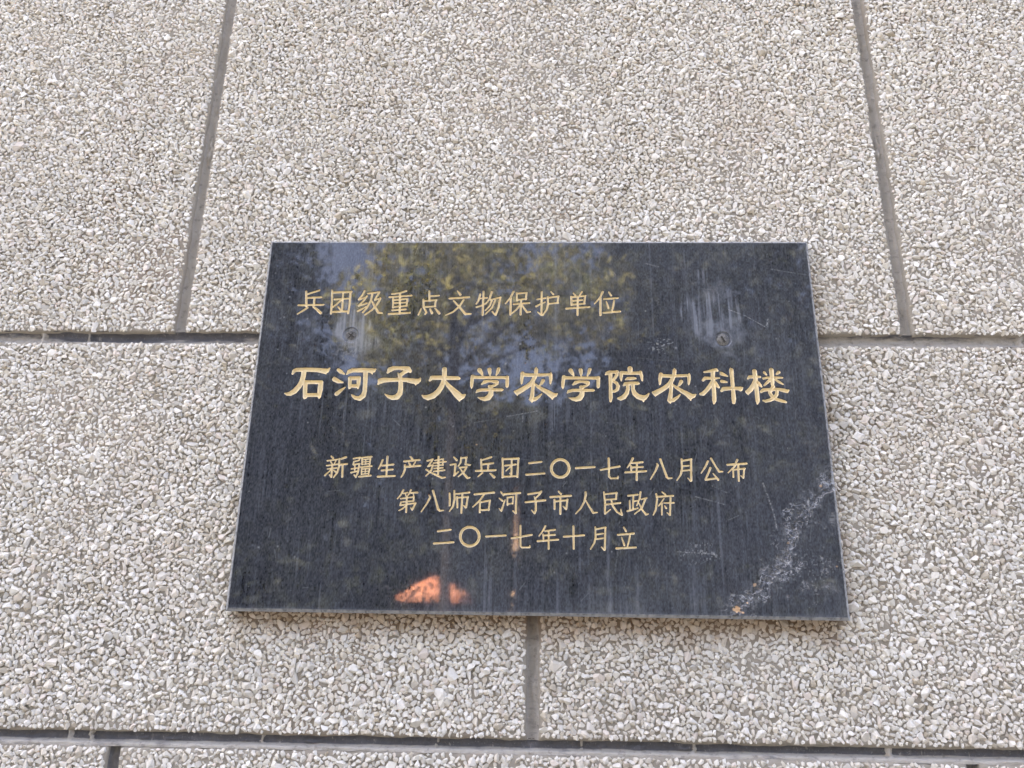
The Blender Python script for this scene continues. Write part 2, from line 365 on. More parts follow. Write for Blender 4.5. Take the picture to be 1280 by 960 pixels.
  "-549,-484,9 -541,-594,10|-534,-489,8 -445,-459,10|-535,-535,9 -423,-521,9|-476,-540,9 -475,-591,9|-599,-603,10 -399,-593,10|-530,-620,9 -575,-661,6|-454,-627,7 -412,-665,13",
  "-330,-469,9 -326,-569,10 -326,-666,10|-330,-479,10 -164,-472,10|-169,-467,9 -177,-660,10|-321,-659,9 -180,-651,9|-303,-546,9 -194,-532,9|-235,-491,9 -238,-640,9|-254,-622,6 -241,-640,7|-242,-548,8 -292,-599,6",
  "-59,-518,10 66,-503,9|-88,-636,10 97,-621,9",
  "347,-567,14 345,-588,14 337,-607,14 327,-624,14 313,-639,14 295,-650,14 277,-657,14 256,-659,14 236,-657,14 218,-650,14 201,-640,14 186,-626,14 176,-609,14 169,-590,14 167,-569,14 169,-549,14 176,-530,14 187,-512,14 201,-498,14 218,-487,14 237,-479,14 257,-477,14 278,-479,14 296,-486,14 313,-496,14 328,-511,14 338,-528,14 345,-547,14 347,-567,14",
  "416,-564,11 603,-551,10",
  "666,-580,9 856,-542,10|749,-461,11 749,-558,10 747,-645,9 764,-665,8 835,-664,9 840,-644,7",
  "993,-458,11 966,-510,9 934,-554,6|986,-507,9 1090,-496,10|977,-551,9 1091,-545,9|973,-536,9 973,-587,8|915,-603,10 1122,-588,10|1032,-504,9 1025,-678,10",
  "1235,-510,8 1242,-528,11 1214,-589,9 1164,-669,6|1270,-466,12 1296,-548,10 1327,-644,12 1341,-659,9 1379,-656,6",
  "1485,-461,9 1484,-557,10 1468,-621,9 1427,-679,6|1484,-481,9 1583,-461,10|1580,-461,10 1570,-677,10|1538,-655,6 1564,-683,8|1494,-532,8 1554,-528,8|1489,-580,8 1558,-573,8",
  "1748,-481,10 1716,-542,9 1675,-600,6|1781,-452,10 1817,-522,9 1854,-586,10 1888,-585,7|1769,-548,11 1743,-606,9 1715,-657,9|1714,-669,10 1828,-652,9|1793,-605,6 1839,-668,11",
  "1943,-515,11 2134,-501,10|2044,-462,10 2010,-533,9 1943,-596,6|1996,-559,8 1993,-638,9|1999,-565,9 2112,-551,9|2106,-551,9 2092,-646,8|2069,-625,6 2089,-646,7|2049,-520,10 2043,-678,9"],
 ["-1326,-805,9 -1351,-856,8 -1382,-894,6|-1327,-840,7 -1282,-830,7|-1304,-845,6 -1297,-863,6|-1250,-804,9 -1270,-850,7 -1287,-867,6|-1251,-834,7 -1183,-829,9|-1225,-839,6 -1219,-862,6|-1349,-893,7 -1218,-874,7|-1216,-874,8 -1219,-914,7|-1342,-926,7 -1216,-914,7|-1344,-926,7 -1350,-959,8|-1350,-959,8 -1195,-934,8|-1197,-937,9 -1227,-1002,9|-1243,-982,6 -1227,-1002,6|-1287,-870,9 -1286,-1025,9|-1294,-965,7 -1323,-991,7 -1359,-1011,6",
  "-1063,-857,7 -1052,-875,10 -1084,-943,8 -1135,-1021,6|-1027,-809,11 -995,-902,9 -966,-992,12 -950,-1009,8 -912,-1005,6",
  "-857,-833,9 -852,-895,10 -852,-955,9|-810,-807,9 -804,-890,10 -819,-965,9 -852,-1013,6|-789,-839,8 -658,-823,9|-728,-839,9 -732,-1026,10|-780,-869,9 -773,-974,9|-777,-877,8 -669,-868,8|-672,-863,9 -686,-973,9|-711,-954,6 -691,-976,7",
  "-604,-841,10 -409,-820,10|-506,-836,9 -550,-902,9 -618,-967,7|-549,-917,9 -547,-1019,10|-544,-919,8 -447,-901,9|-449,-903,9 -460,-998,8|-542,-999,8 -455,-993,8",
  "-339,-814,7 -313,-847,9|-355,-877,7 -322,-904,9|-297,-892,6 -316,-954,8 -332,-1004,9|-353,-982,6 -332,-1004,7|-306,-837,10 -147,-822,10|-185,-833,9 -187,-1022,10|-215,-1003,6 -190,-1027,7|-275,-866,7 -271,-946,8|-272,-869,8 -215,-861,8|-215,-863,8 -219,-931,7|-274,-934,7 -219,-928,7",
  "-64,-834,10 58,-813,9|66,-805,9 48,-835,9 13,-868,8|-4,-858,6 11,-896,10 12,-995,10 -1,-1025,8|-28,-993,6 -3,-1025,7|-89,-914,10 106,-892,10",
  "238,-801,7 263,-828,10|158,-860,10 363,-844,10|198,-884,9 200,-978,9|201,-904,8 328,-890,9|328,-882,9 315,-979,9|285,-950,6 310,-979,7|258,-858,9 256,-1025,10",
  "509,-805,9 511,-835,11 495,-905,9 459,-970,8 409,-1023,6|510,-890,5 544,-950,9 583,-1013,10 622,-1008,6",
  "694,-804,8 702,-904,9 699,-1016,9|700,-826,8 822,-812,9|819,-809,9 811,-875,8|708,-881,8 817,-872,7|704,-929,9 854,-910,9|699,-1022,7 753,-978,6|764,-882,7 778,-941,10 820,-1002,9 866,-1029,9 858,-974,6",
  "933,-839,9 1030,-826,9|986,-839,9 976,-976,8|991,-894,7 1025,-887,7|947,-889,8 948,-976,8|922,-992,9 1026,-960,7|1059,-800,9 1048,-863,9 1017,-935,6|1066,-872,7 1119,-859,8|1106,-866,9 1063,-962,9 993,-1019,6|1040,-913,6 1068,-975,9 1104,-1023,10 1128,-1017,6",
  "1274,-798,6 1304,-823,9|1216,-846,9 1381,-834,9|1214,-818,9 1221,-867,9 1204,-973,9 1177,-1026,6|1289,-863,7 1256,-910,7 1234,-936,6|1266,-910,8 1261,-1022,8|1288,-907,7 1384,-904,9|1355,-853,9 1341,-1024,9|1314,-1003,6 1338,-1027,7|1292,-935,6 1307,-959,9"],
 ["-956,-1211,10 -833,-1195,9|-993,-1332,10 -800,-1317,9",
  "-546,-1258,13 -548,-1279,13 -554,-1298,13 -565,-1316,13 -579,-1331,13 -597,-1342,13 -616,-1349,13 -637,-1352,13 -658,-1350,13 -678,-1343,13 -696,-1333,13 -712,-1318,13 -723,-1300,13 -731,-1281,13 -734,-1261,13 -732,-1240,13 -726,-1221,13 -716,-1203,13 -701,-1188,13 -683,-1177,13 -664,-1169,13 -643,-1167,13 -622,-1169,13 -602,-1176,13 -584,-1186,13 -568,-1201,13 -556,-1219,13 -549,-1238,13 -546,-1258,13",
  "-479,-1257,9 -285,-1244,9",
  "-225,-1271,9 -28,-1236,9|-139,-1148,9 -139,-1291,9 -136,-1348,8 -123,-1359,7 -46,-1356,8 -46,-1338,5",
  "107,-1148,9 86,-1191,8 46,-1243,6|104,-1197,8 203,-1183,9|86,-1241,8 200,-1232,9|86,-1227,7 89,-1288,7|31,-1296,9 234,-1278,9|141,-1196,8 140,-1369,9",
  "289,-1249,9 489,-1233,9|385,-1147,10 386,-1365,9",
  "601,-1151,7 602,-1251,9 589,-1306,9 550,-1366,6|610,-1172,9 703,-1153,8|700,-1156,9 689,-1371,9|657,-1344,6 686,-1374,7|615,-1224,8 677,-1214,7|608,-1269,8 676,-1259,7",
  "881,-1151,8 902,-1187,10|821,-1225,9 977,-1210,10|857,-1248,6 882,-1323,10|940,-1229,9 929,-1277,8 912,-1335,7|802,-1356,10 994,-1344,9"],
]

# ------------------------------------------------------------------ setting: the ground in front of the wall
gm = mat_noise("asphalt", (0.04, 0.039, 0.037), (0.065, 0.062, 0.058), 1.2)
g = np.array([[-90, -110, 0], [90, -110, 0], [90, 60, 0], [-90, 60, 0]], float)
tag(link("ground", np_mesh("ground", g, quads=[[0, 1, 2, 3]], mats=[gm])), kind='structure')

# ------------------------------------------------------------------ the pebble-dashed wall
FACE = 0.018                 # wall face lies this far behind the plaque's front (m)
PX, JW = 0.799, 0.0106       # panel pitch, joint width
JX0 = -0.3965                # a vertical joint of the upper row
ROWZ = [-1.75, -1.5359, -1.1296, -0.7233, -0.3170, 0.0893, 0.705, 1.3207, 1.9364, 2.5521]   # joint heights about the plaque's centre

wall = empty("wall", (0, 0, 0), "pale pebble-dashed wall of crushed marble panels with recessed dark joints", "wall")


def chip_templates(n=70):
    out = []
    for i in range(n):
        bm = bmesh.new()
        a = random.uniform(0.80, 1.0); c = random.uniform(0.55, 0.78)
        for k in range(random.randint(11, 15)):
            v = Vector((random.gauss(0, 1), random.gauss(0, 1), random.gauss(0, 1))).normalized()
            v *= random.uniform(0.85, 1.0)
            bm.verts.new((v.x, v.y * a, v.z * c))
        r = bmesh.ops.convex_hull(bm, input=bm.verts)
        bad = [e for e in r['geom_interior'] if isinstance(e, bmesh.types.BMVert)]
        bmesh.ops.delete(bm, geom=bad, context='VERTS')
        bmesh.ops.bevel(bm, geom=list(bm.edges), offset=0.11, segments=1, affect='EDGES', clamp_overlap=True) if BEVEL else None
        bmesh.ops.triangulate(bm, faces=bm.faces)
        bmesh.ops.recalc_face_normals(bm, faces=bm.faces)
        bm.verts.index_update()
        out.append((np.array([v.co[:] for v in bm.verts]), np.array([[v.index for v in f.verts] for f in bm.faces])))
        bm.free()
    return out


BEVEL = False
CHIPS = chip_templates()
TINTS = np.array([(0.74, 0.73, 0.67), (0.70, 0.68, 0.60), (0.65, 0.612, 0.522), (0.57, 0.555, 0.50), (0.65, 0.594, 0.522), (0.46, 0.415, 0.325)])
TINTP = np.array([0.36, 0.28, 0.16, 0.10, 0.06, 0.04])


def scatter(w, h, seed):
    """centres and sizes (m) of chips on a w x h panel: random packing with size-dependent spacing"""
    rnd = random.Random(seed)
    cell = 0.006
    grid = {}
    pts = []
    n_try = int(w * h * 1e6 * 1.35)
    bald = RNG.integers(1, 999)
    for _ in range(n_try):
        r = min(0.0062, max(0.0018, rnd.lognormvariate(math.log(0.00272), 0.22)))
        if _ > n_try * 0.6: r = rnd.uniform(0.0014, 0.0020)      # fines between the larger chips
        e = r * 1.35 + 0.0006
        x = rnd.uniform(-w / 2 + e, w / 2 - e); y = rnd.uniform(-h / 2 + e, h / 2 - e)
        i, j = int(x // cell), int(y // cell)
        ok = True
        for a in (i - 1, i, i + 1):
            for b in (j - 1, j, j + 1):
                for (u, v, q) in grid.get((a, b), ()):
                    d = (r + q) * 0.84
                    if (u - x) ** 2 + (v - y) ** 2 < d * d:
                        ok = False; break
                if not ok: break
            if not ok: break
        if ok:
            grid.setdefault((i, j), []).append((x, y, r)); pts.append((x, y, r))
    return np.array(pts)


def panel_mesh(w, h, seed):
    """one cast panel lying in x-z, its face at y = 0 looking towards -y"""
    rng = np.random.default_rng(seed)
    # --- mortar bed
    nx, nz = int(w / 0.004), int(h / 0.004)
    xs = np.linspace(-w / 2, w / 2, nx + 1); zs = np.linspace(-h / 2, h / 2, nz + 1)
    X, Z = np.meshgrid(xs, zs)
    ed = np.minimum(w / 2 - np.abs(X), h / 2 - np.abs(Z))
    Y = 0.0009 * fbm(X * 90, Z * 90, seed) + 0.0012 * fbm(X * 9, Z * 9, seed + 40)
    lip = 0.0010 * sstep(0.006, 0.002, ed)                     # trowelled rim
    Y = Y * sstep(0.0, 0.008, ed) - lip + 0.0022 * sstep(0.003, 0.0, ed)
    jx = 0.0016 * fbm(Z * 55, Z * 0 + 3.3, seed + 60, 5) * np.sign(X); jz = 0.0017 * fbm(X * 55, X * 0 + 8.8, seed + 61, 5) * np.sign(Z)
    Xo = np.where(np.abs(X) > w / 2 - 1e-6, X - jx - 0.0004 * np.sign(X), X)
    Zo = np.where(np.abs(Z) > h / 2 - 1e-6, Z - jz - 0.0004 * np.sign(Z), Z)
    v = np.stack([Xo, Y, Zo], -1).reshape(-1, 3)
    idx = np.arange((nx + 1) * (nz + 1)).reshape(nz + 1, nx + 1)
    q = np.stack([idx[:-1, :-1], idx[:-1, 1:], idx[1:, 1:], idx[1:, :-1]], -1).reshape(-1, 4)
    ring = np.concatenate([idx[0, :], idx[1:, -1], idx[-1, -2::-1], idx[-2:0:-1, 0]])
    back = v[ring].copy(); back[:, 1] = 0.016
    bi = len(v) + np.arange(len(ring)); nr = np.roll(np.arange(len(ring)), -1)
    q = np.concatenate([q, np.stack([ring, bi, bi[nr], ring[nr]], -1)])
    verts = [np.concatenate([v, back])]; nv = len(verts[0])
    tint = [np.ones((nv, 4))]
    # --- chips
    P = scatter(w, h, seed)
    keep = fbm(P[:, 0] * 14, P[:, 1] * 14, seed + 5) + 0.2 * rng.normal(size=len(P)) < 0.95
    P = P[keep]
    bald = sstep(0.25, 0.7, fbm(P[:, 0] * 11, P[:, 1] * 11, seed + 9))
    K = rng.integers(0, len(CHIPS), len(P))
    cl = TINTS[rng.choice(len(TINTS), len(P), p=TINTP)] * (1 + 0.07 * rng.normal(size=(len(P), 1)))
    tris = []
    for k in range(len(CHIPS)):
        sel = np.where(K == k)[0]
        if not len(sel): continue
        cv, cf = CHIPS[k]
        m = len(sel)
        r = P[sel, 2] * 1.56
        stx = r * rng.uniform(0.92, 1.16, m); sty = r * rng.uniform(0.84, 1.0, m); stz = r * rng.uniform(0.8, 1.05, m)
        V = cv[None] * np.stack([stx, sty, stz], -1)[:, None, :]
        # small tilt, then spin about the wall normal
        ta, tb = rng.normal(0, 0.27, m), rng.normal(0, 0.27, m)
        ca, sa, cb, sb = np.cos(ta), np.sin(ta), np.cos(tb), np.sin(tb)
        x, y, z = V[..., 0], V[..., 1], V[..., 2]
        y, z = y * ca[:, None] - z * sa[:, None], y * sa[:, None] + z * ca[:, None]
        x, z = x * cb[:, None] + z * sb[:, None], -x * sb[:, None] + z * cb[:, None]
        an = rng.uniform(0, 2 * np.pi, m); c_, s_ = np.cos(an)[:, None], np.sin(an)[:, None]
        x, y = x * c_ - y * s_, x * s_ + y * c_
        top = z.max(1)
        out = np.clip(top * rng.uniform(0.82, 1.28, m), 0.0005, 0.0043) * (1 - 0.45 * bald[sel])
        lift = out - top
        W = np.stack([P[sel, 0][:, None] + x, -(z + lift[:, None]), P[sel, 1][:, None] + y], -1)
        base = nv + np.arange(m)[:, None, None] * len(cv)
        tris.append((cf[None] + base).reshape(-1, 3))
        verts.append(W.reshape(-1, 3)); nv += m * len(cv)
        t = np.ones((m, len(cv), 4)); t[..., :3] = cl[sel][:, None, :]
        tint.append(t.reshape(-1, 4))
    me = np_mesh("panel", np.concatenate(verts), quads=q, tris=np.concatenate(tris), mats=[M_MORTAR, M_PEBBLE], quad_mat=0, tri_mat=1)
    sm = np.zeros(len(me.polygons), bool); sm[:len(q)] = True
    me.polygons.foreach_set("use_smooth", sm)
    point_color(me, "tint", np.clip(np.concatenate(tint), 0, 1))
    return me


hs = lambda i: ROWZ[i + 1] - ROWZ[i] - JW
PW = PX - JW
TALL = [panel_mesh(PW, hs(5), s) for s in (101, 202)]
LOW = [panel_mesh(PW, hs(3), s) for s in (303, 404)]
FOOT = panel_mesh(PW, hs(0), 505) if False else None
cnt = 0
for r in range(1, len(ROWZ) - 1):
    zc = (ROWZ[r] + ROWZ[r + 1]) / 2
    tall = hs(r) > 0.5
    off = JX0 if r % 2 == 1 else JX0 + PX / 2 - 0.004
    for k in range(-3, 4):
        xc = off + PX * (k + 0.5)
        me = (TALL if tall else LOW)[(k + r) % 2]
        o = link("panel", me, wall, (xc, FACE, H0 + zc))
        if (k + 2 * r) % 4 >= 2: o.rotation_euler = (0, math.pi, 0)
        cnt += 1
        # the vertical joint at this panel's left
def strip(length, width, seed, coat, ledge=0.0, horizontal=True, depth=0.006, runs=()):
    """recessed joint filling of the given length; coat(u, v) -> (dark, pale) in 0..1"""
    nu, nv_ = int(length / 0.0018), 12
    u = np.linspace(0, length, nu + 1); v = np.linspace(-width / 2 - 0.0015, width / 2 + 0.0015, nv_ + 1)
    U, V = np.meshgrid(u, v)
    t = V / width + 0.5
    Y = depth * (1 - 0.18 * fbm(U * 110, V * 260, seed)) - 0.0014 * fbm(U * 14, V * 60 + 4, seed + 3) - 0.0030 * sstep(0.35, 0.75, fbm(U * 45, V * 150, seed + 8, 3))
    ledge = ledge + 0.05 * fbm(U * 40, U * 0 + 1.7, seed + 6, 4) if np.any(ledge) else ledge
    if np.any(ledge): Y = Y - (depth - 0.0005) * sstep(0.0, -0.12, t - ledge)
    else: Y = Y - 0.002 * (np.abs(t - 0.5) * 2) ** 3
    d, p = coat(U, t)
    for u0, w0 in runs:                                        # cement runs bridging the joint
        k = np.exp(-((U - u0 + 0.0012 * vnoise(V * 400, V * 0, int(u0 * 1e3))) / (w0 * (0.8 + 0.5 * np.abs(t - 0.5)))) ** 4)
        Y = Y * (1 - 0.75 * k) + 0.0008 * k; d = d * (1 - k) - 0.4 * k; p = np.maximum(p, 0.7 * k)
    c = np.stack([d, p, np.zeros_like(d), np.ones_like(d)], -1).reshape(-1, 4)
    pos = np.stack([U, Y, V], -1) if horizontal else np.stack([-V, Y, U], -1)
    idx = np.arange(U.size).reshape(U.shape)
    q = np.stack([idx[:-1, :-1], idx[:-1, 1:], idx[1:, 1:], idx[1:, :-1]], -1).reshape(-1, 4)
    me = np_mesh("joint", pos.reshape(-1, 3), quads=q, mats=[M_JOINT_H if horizontal else M_JOINT_V], smooth=True)
    point_color(me, "coat", np.clip(c, 0, 1))
    return me


XL, XR = -2.81, 2.8
for r in range(1, len(ROWZ) - 1):
    z = ROWZ[r]
    if r == 4:
        f = lambda U, t: (0.92 - 0.5 * sstep(0.5, 0.3, t) - 0.35 * sstep(3.0, 3.5, U), sstep(0.30, 0.20, t + 0.08 * vnoise(U * 60, U * 0, 3)))
        me = strip(XR - XL, JW, 40 + r, f, ledge=0.27, runs=[(XL * -1 + q, w) for q, w in ((-0.443, .0026), (-0.423, .0022), (-0.257, .0014), (0.15, .0016), (-0.09, .0008), (0.045, .0007), (0.33, .003))])
    else:
        f = lambda U, t: (0.40 + 0.40 * t - 0.26 * sstep(3.05, 3.2, U) + 0.22 * vnoise(U * 9, U * 0, 77) , 0.35 * sstep(0.22, 0.05, t))
        me = strip(XR - XL, JW, 40 + r, f, runs=[(XL * -1 + q, w) for q, w in ((-0.552, .0028), (-0.50, .001), (0.523, .0025))] if r == 5 else ())
    link("joint", me, wall, (XL, FACE, H0 + z))
for r in range(1, len(ROWZ) - 1):
    off = JX0 if r % 2 == 1 else JX0 + PX / 2 - 0.004
    z0, z1 = ROWZ[r] + JW / 2, ROWZ[r + 1] - JW / 2
    dk = 0.22 if r % 2 == 1 else 0.42
    if r == 3: dk = 0.8
    vj = strip(z1 - z0, JW, 90 + r, lambda U, t: (dk + 0.45 * sstep(0.45, 0.15, np.abs(t - 0.42)) * sstep(-0.2, 0.7, vnoise(U * 25, U * 0, 5 + r)) * 0.6, 0.25 * sstep(0.62, 0.95, t)), horizontal=False, depth=0.0068)
    # a thin lip of cement closes the joint's foot
    for k in range(-3, 4):
        link("joint", vj, wall, (off + PX * k, FACE, H0 + z0))


def box(x0, x1, y0, y1, z0, z1):
    v = [(x, y, z) for x in (x0, x1) for y in (y0, y1) for z in (z0, z1)]
    f = [(0, 1, 3, 2), (4, 6, 7, 5), (0, 4, 5, 1), (2, 3, 7, 6), (0, 2, 6, 4), (1, 5, 7, 3)]
    return np.array(v, float), f


v, f = box(-2.85, 2.85, FACE + 0.014, FACE + 0.35, 0.0, H0 + 4.5)  # carried up unseen above the panels to shade the ground in front
link("backing", np_mesh("backing", v, quads=f, mats=[M_CORE]), wall)
v, f = box(-2.85, 2.85, FACE - 0.02, FACE + 0.0139, 0.0, H0 + ROWZ[1] - JW / 2)
link("plinth", np_mesh("plinth", v, quads=f, mats=[M_CORE]), wall)

# ------------------------------------------------------------------ the plaque
plaque = empty("plaque", (0, 0, H0), "black granite plaque with gilded carved Chinese lettering screwed to the pebble-dashed wall", "plaque")
HX, HZ, CH, TH = 300.0, 200.0, 2.8, 16.0     # half sizes, chamfer, thickness (mm)
gx = np.unique(np.round(np.concatenate([[-HX, -HX + 1.4, -HX + CH], np.arange(-297, 297.01, 0.5), [HX - CH, HX - 1.4, HX]]), 3))
gz = np.unique(np.round(np.concatenate([[-HZ, -HZ + 1.4, -HZ + CH], np.arange(-197, 197.01, 0.5), [HZ - CH, HZ - 1.4, HZ]]), 3))
X, Z = np.meshgrid(gx, gz)

# --- signed distance to the carved strokes (mm, negative inside)
SD = np.full(X.shape, 9.0)
LINE = np.zeros(X.shape, np.int8)
for li, line in enumerate(GLYPHS):
    for glyph in line:
        for stroke in glyph.split('|'):
            pts = [tuple(int(q) / 10.0 for q in s.split(',')) for s in stroke.split()]
            for (xa, za, ra), (xb, zb, rb) in zip(pts[:-1], pts[1:]):
                m = max(ra, rb) + 2.5
                i0, i1 = np.searchsorted(gx, [min(xa, xb) - m, max(xa, xb) + m])
                j0, j1 = np.searchsorted(gz, [min(za, zb) - m, max(za, zb) + m])
                x, z = X[j0:j1, i0:i1], Z[j0:j1, i0:i1]
                dx, dz = xb - xa, zb - za
                L = dx * dx + dz * dz + 1e-9
                t = np.clip(((x - xa) * dx + (z - za) * dz) / L, 0, 1)
                d = np.hypot(x - xa - t * dx, z - za - t * dz) - (ra + (rb - ra) * t)
                SD[j0:j1, i0:i1] = np.minimum(SD[j0:j1, i0:i1], d)
                LINE[j0:j1, i0:i1] = li
SD = SD + 0.06 * vnoise(X * 0.8, Z * 0.8, 3)
SD[np.abs(SD) < 0.012] = 0.012

# --- the break across the lower right corner, chipped edges
CR = np.array([(190, -199, 4), (194, -190, 6), (204, -183, 4.5), (217, -171, 5), (231, -157, 4), (240, -147, 7), (248, -132, 5), (254, -118, 6), (264, -104, 7), (272, -92, 3), (284, -80, 3), (296, -68, 9), (303, -60, 9)], float)
cd = np.full(X.shape, 99.0)
wx, wz = X + 3.0 * fbm(X * 0.12, Z * 0.12, 21), Z + 3.0 * fbm(X * 0.12 + 9, Z * 0.12, 22)
for (xa, za, ra), (xb, zb, rb) in zip(CR[:-1], CR[1:]):
    dx, dz = xb - xa, zb - za
    t = np.clip(((wx - xa) * dx + (wz - za) * dz) / (dx * dx + dz * dz), 0, 1)
    cd = np.minimum(cd, np.hypot(wx - xa - t * dx, wz - za - t * dz) - (ra + (rb - ra) * t) * 0.9)
flake = fbm(X * 0.22, Z * 0.22, 31, 4)
crk = np.clip(sstep(3.0, -4.0, cd) * (0.55 + 1.5 * flake), 0, 1)
edge = np.minimum(HX - np.abs(X), HZ - np.abs(Z))
DEP = np.maximum(0, CH - edge)
DEP = np.maximum(DEP, 0) + 1.1 * np.floor(crk * 3.2) / 3 + 0.5 * crk * (0.5 + 0.5 * vnoise(X * 0.9, Z * 0.9, 8))
line_c = np.abs(cd + 3.5 + 1.2 * vnoise(X * .3, Z * .3, 4))
for (x, z, r, dd) in ((192.5, -199.5, 4.5, 4.0), (196, -193, 3.2, 1.6), (298.5, -66, 6.0, 3.0), (300, -74, 4.0, 3.0), (299.5, -57, 3.0, 2.5), (-299.5, 12, 1.8, 1.2), (299.6, -165, 1.6, 1.2), (40, -200, 1.5, .8), (-120, 200, 1.5, .8)):
    q = np.hypot(X - x, (Z - z) * 1.0) / r + 0.35 * vnoise(X * 0.5, Z * 0.5, int(abs(x)))
    DEP = np.maximum(DEP, dd * sstep(1.0, 0.55, q) + np.where(q < 1, 0.3 * vnoise(X, Z, 5), 0))
DEP += 0.25 * sstep(CH + 1.0, 0.0, edge) * np.clip(fbm(X * .25, Z * .25, 51), 0, 1)
# counter-bored seats of the two screws
SCREWS = [(-199.4, 86.6), (199.1, 83.5)]
for sx, sz in SCREWS:
    DEP = np.maximum(DEP, 1.6 * sstep(9.0, 8.1, np.hypot(X - sx, Z - sz)))
LIP = 0.28
GRV = np.minimum(1.25 * np.maximum(LIP - SD, 0), 2.4)
DEP = np.maximum(DEP, GRV)

# --- dust, water marks, scratches (all of them real marks on the stone)
SA = 0.5 + 0.9 * sstep(-0.35, 0.5, fbm(X / 55.0, Z / 45.0, 61, 3))      # streaks come and go
D = 0.215 + 0.10 * SA * fbm(X / 1.1, Z / 22.0, 60, 3) + 0.08 * SA * fbm(X / 8.0, Z / 90.0, 64, 3) + 0.07 * fbm(X / 70.0, Z / 70.0, 70, 3)
D += 0.12 * vnoise(X / 0.8, Z / 1.8, 72) + 0.05 * vnoise(X / 2.0, Z / 2.4, 73)
sp = vnoise(X / 1.1, Z / 1.5, 80)
D += 0.22 * (sp > 0.90) + 0.12 * (vnoise(X / 0.6, Z / 0.6, 81) > 0.93)
D += 0.06 * sstep(-150, 250, X)
D += 0.20 * sstep(0.30, 0.62, fbm(X / 3.2, Z / 95.0, 90, 3)) * sstep(-0.1, 0.35, fbm(X / 60, Z / 60, 91, 2))


def blob(cx, cz, rx, rz, seed, rag=0.5):
    q = np.hypot((X - cx) / rx, (Z - cz) / rz) + rag * fbm(X / (rx * .5), Z / (rz * .5), seed, 3)
    return sstep(1.0, 0.5, q)


def drip(x0, z0, z1, w, amt, seed, wob=1.5):
    xx = x0 + wob * fbm(Z / 18.0, Z * 0 + seed, seed, 3)
    prof = np.exp(-((X - xx) / w) ** 2) * sstep(z1 - 4, z1 + 6, Z) * sstep(z0 + 3, z0 - 3, Z)
    return amt * prof * (0.55 + 0.6 * fbm(X / 1.5, Z / 9.0, seed + 7, 3))


vst = 0.5 + 0.5 * fbm(X / 2.6, Z / 50.0, 111, 3)
D += 1.0 * blob(-194, 94, 30, 30, 120, 0.7) * vst ** 2 * 1.7
D += 1.15 * blob(185, 114, 33, 46, 122, 0.6) * sstep(0.42, 0.95, vst + 0.10) * (0.45 + 0.75 * (0.5 + 0.5 * fbm(X / 1.3, Z / 14.0, 131, 3)))
D += 0.48 * blob(200, 90, 27, 24, 125, 0.8) * (0.55 + 0.5 * fbm(X / 5, Z / 5, 126, 3))
D += 0.34 * blob(-199, 84, 24, 20, 127, 0.8) * (0.55 + 0.6 * fbm(X / 5, Z / 5, 128, 3))
D += 0.35 * blob(197, 140, 20, 16, 123, 0.7) * (0.5 + 0.5 * fbm(X / 3, Z / 3, 124))
for a in ((22, 196, 40, 1.2, 0.25, 1), (57, 35, -80, 0.8, 0.22, 2), (73, -35, -130, 1.0, 0.35, 3), (150, 190, -190, 0.8, 0.16, 4), (163, 190, 60, 1.4, 0.22, 5),
          (72, -118, -196, 1.8, 0.45, 6), (100, -150, -197, 1.6, 0.32, 7), (-18, -130, -190, 1.2, 0.28, 8), (53, -130, -195, 1.2, 0.22, 9), (155, -150, -198, 2.5, 0.22, 10),
          (165, -160, -198, 2.0, 0.25, 11), (203, -40, -150, 1.3, 0.25, 12), (220, 80, -120, 0.8, 0.2, 13), (-140, -60, -120, .7, .18, 14), (-222, -140, -170, .7, .25, 15),
          (-75, 20, -40, .8, .2, 16), (128, -90, -180, .8, .2, 17), (-256, 120, -60, .6, .15, 18), (88, 30, -10, 1.0, .3, 19), (240, 195, 90, .8, .18, 20)):
    D += drip(*a)
D += 0.14 * sstep(-150, -198, Z) * (0.5 + 0.8 * fbm(X / 2.2, Z / 30.0, 140, 3)) * sstep(-140, -60, X)
D += 0.18 * sstep(-193, -199, Z)


def scratch(pts, w, amt):
    out = 0
    for (xa, za), (xb, zb) in zip(pts[:-1], pts[1:]):
        dx, dz = xb - xa, zb - za
        t = np.clip(((X - xa) * dx + (Z - za) * dz) / (dx * dx + dz * dz), 0, 1)
        out = np.maximum(out, np.exp(-(np.hypot(X - xa - t * dx, Z - za - t * dz) / w) ** 2))
    return amt * out


FR = np.zeros(X.shape)                    # fresh pale grain
rs = random.Random(5)
for pts, w, a in (([(206, 118), (225, 110), (244, 98)], .45, .5), ([(248, 106), (246, 98)], 1.2, .55), ([(252, 166), (297, 158)], .6, .25), ([(-64, -10), (-40, -6)], .5, .2),
                  ([(-29, -3), (2, 3)], .5, .35), ([(-13, -3), (-13, -9)], .8, .3), ([(160, -84), (190, -92)], .5, .4), ([(175, -72), (192, -80)], .5, .3), ([(140, -138), (176, -140)], .6, .35),
                  ([(108, 62), (150, 58)], .5, .15), ([(84, -108), (84, -126), (78, -160)], .5, .2), ([(-45, -45), (10, -50)], .4, .15), ([(120, 172), (134, 168)], .7, .3), ([(228, -70), (236, -98), (238, -116)], .8, .5)):
    FR += scratch(pts, w, a) * (0.5 + 0.7 * vnoise(X / 1.2, Z / 1.2, 150))
for _ in range(70):
    x, z = rs.uniform(-280, 280), rs.uniform(-190, 190); l = rs.uniform(3, 16); an = rs.choice((rs.gauss(1.5, .2), rs.uniform(0, 3.1)))
    FR += scratch([(x, z), (x + l * math.cos(an), z + l * math.sin(an))], 0.35, rs.uniform(.06, .22))
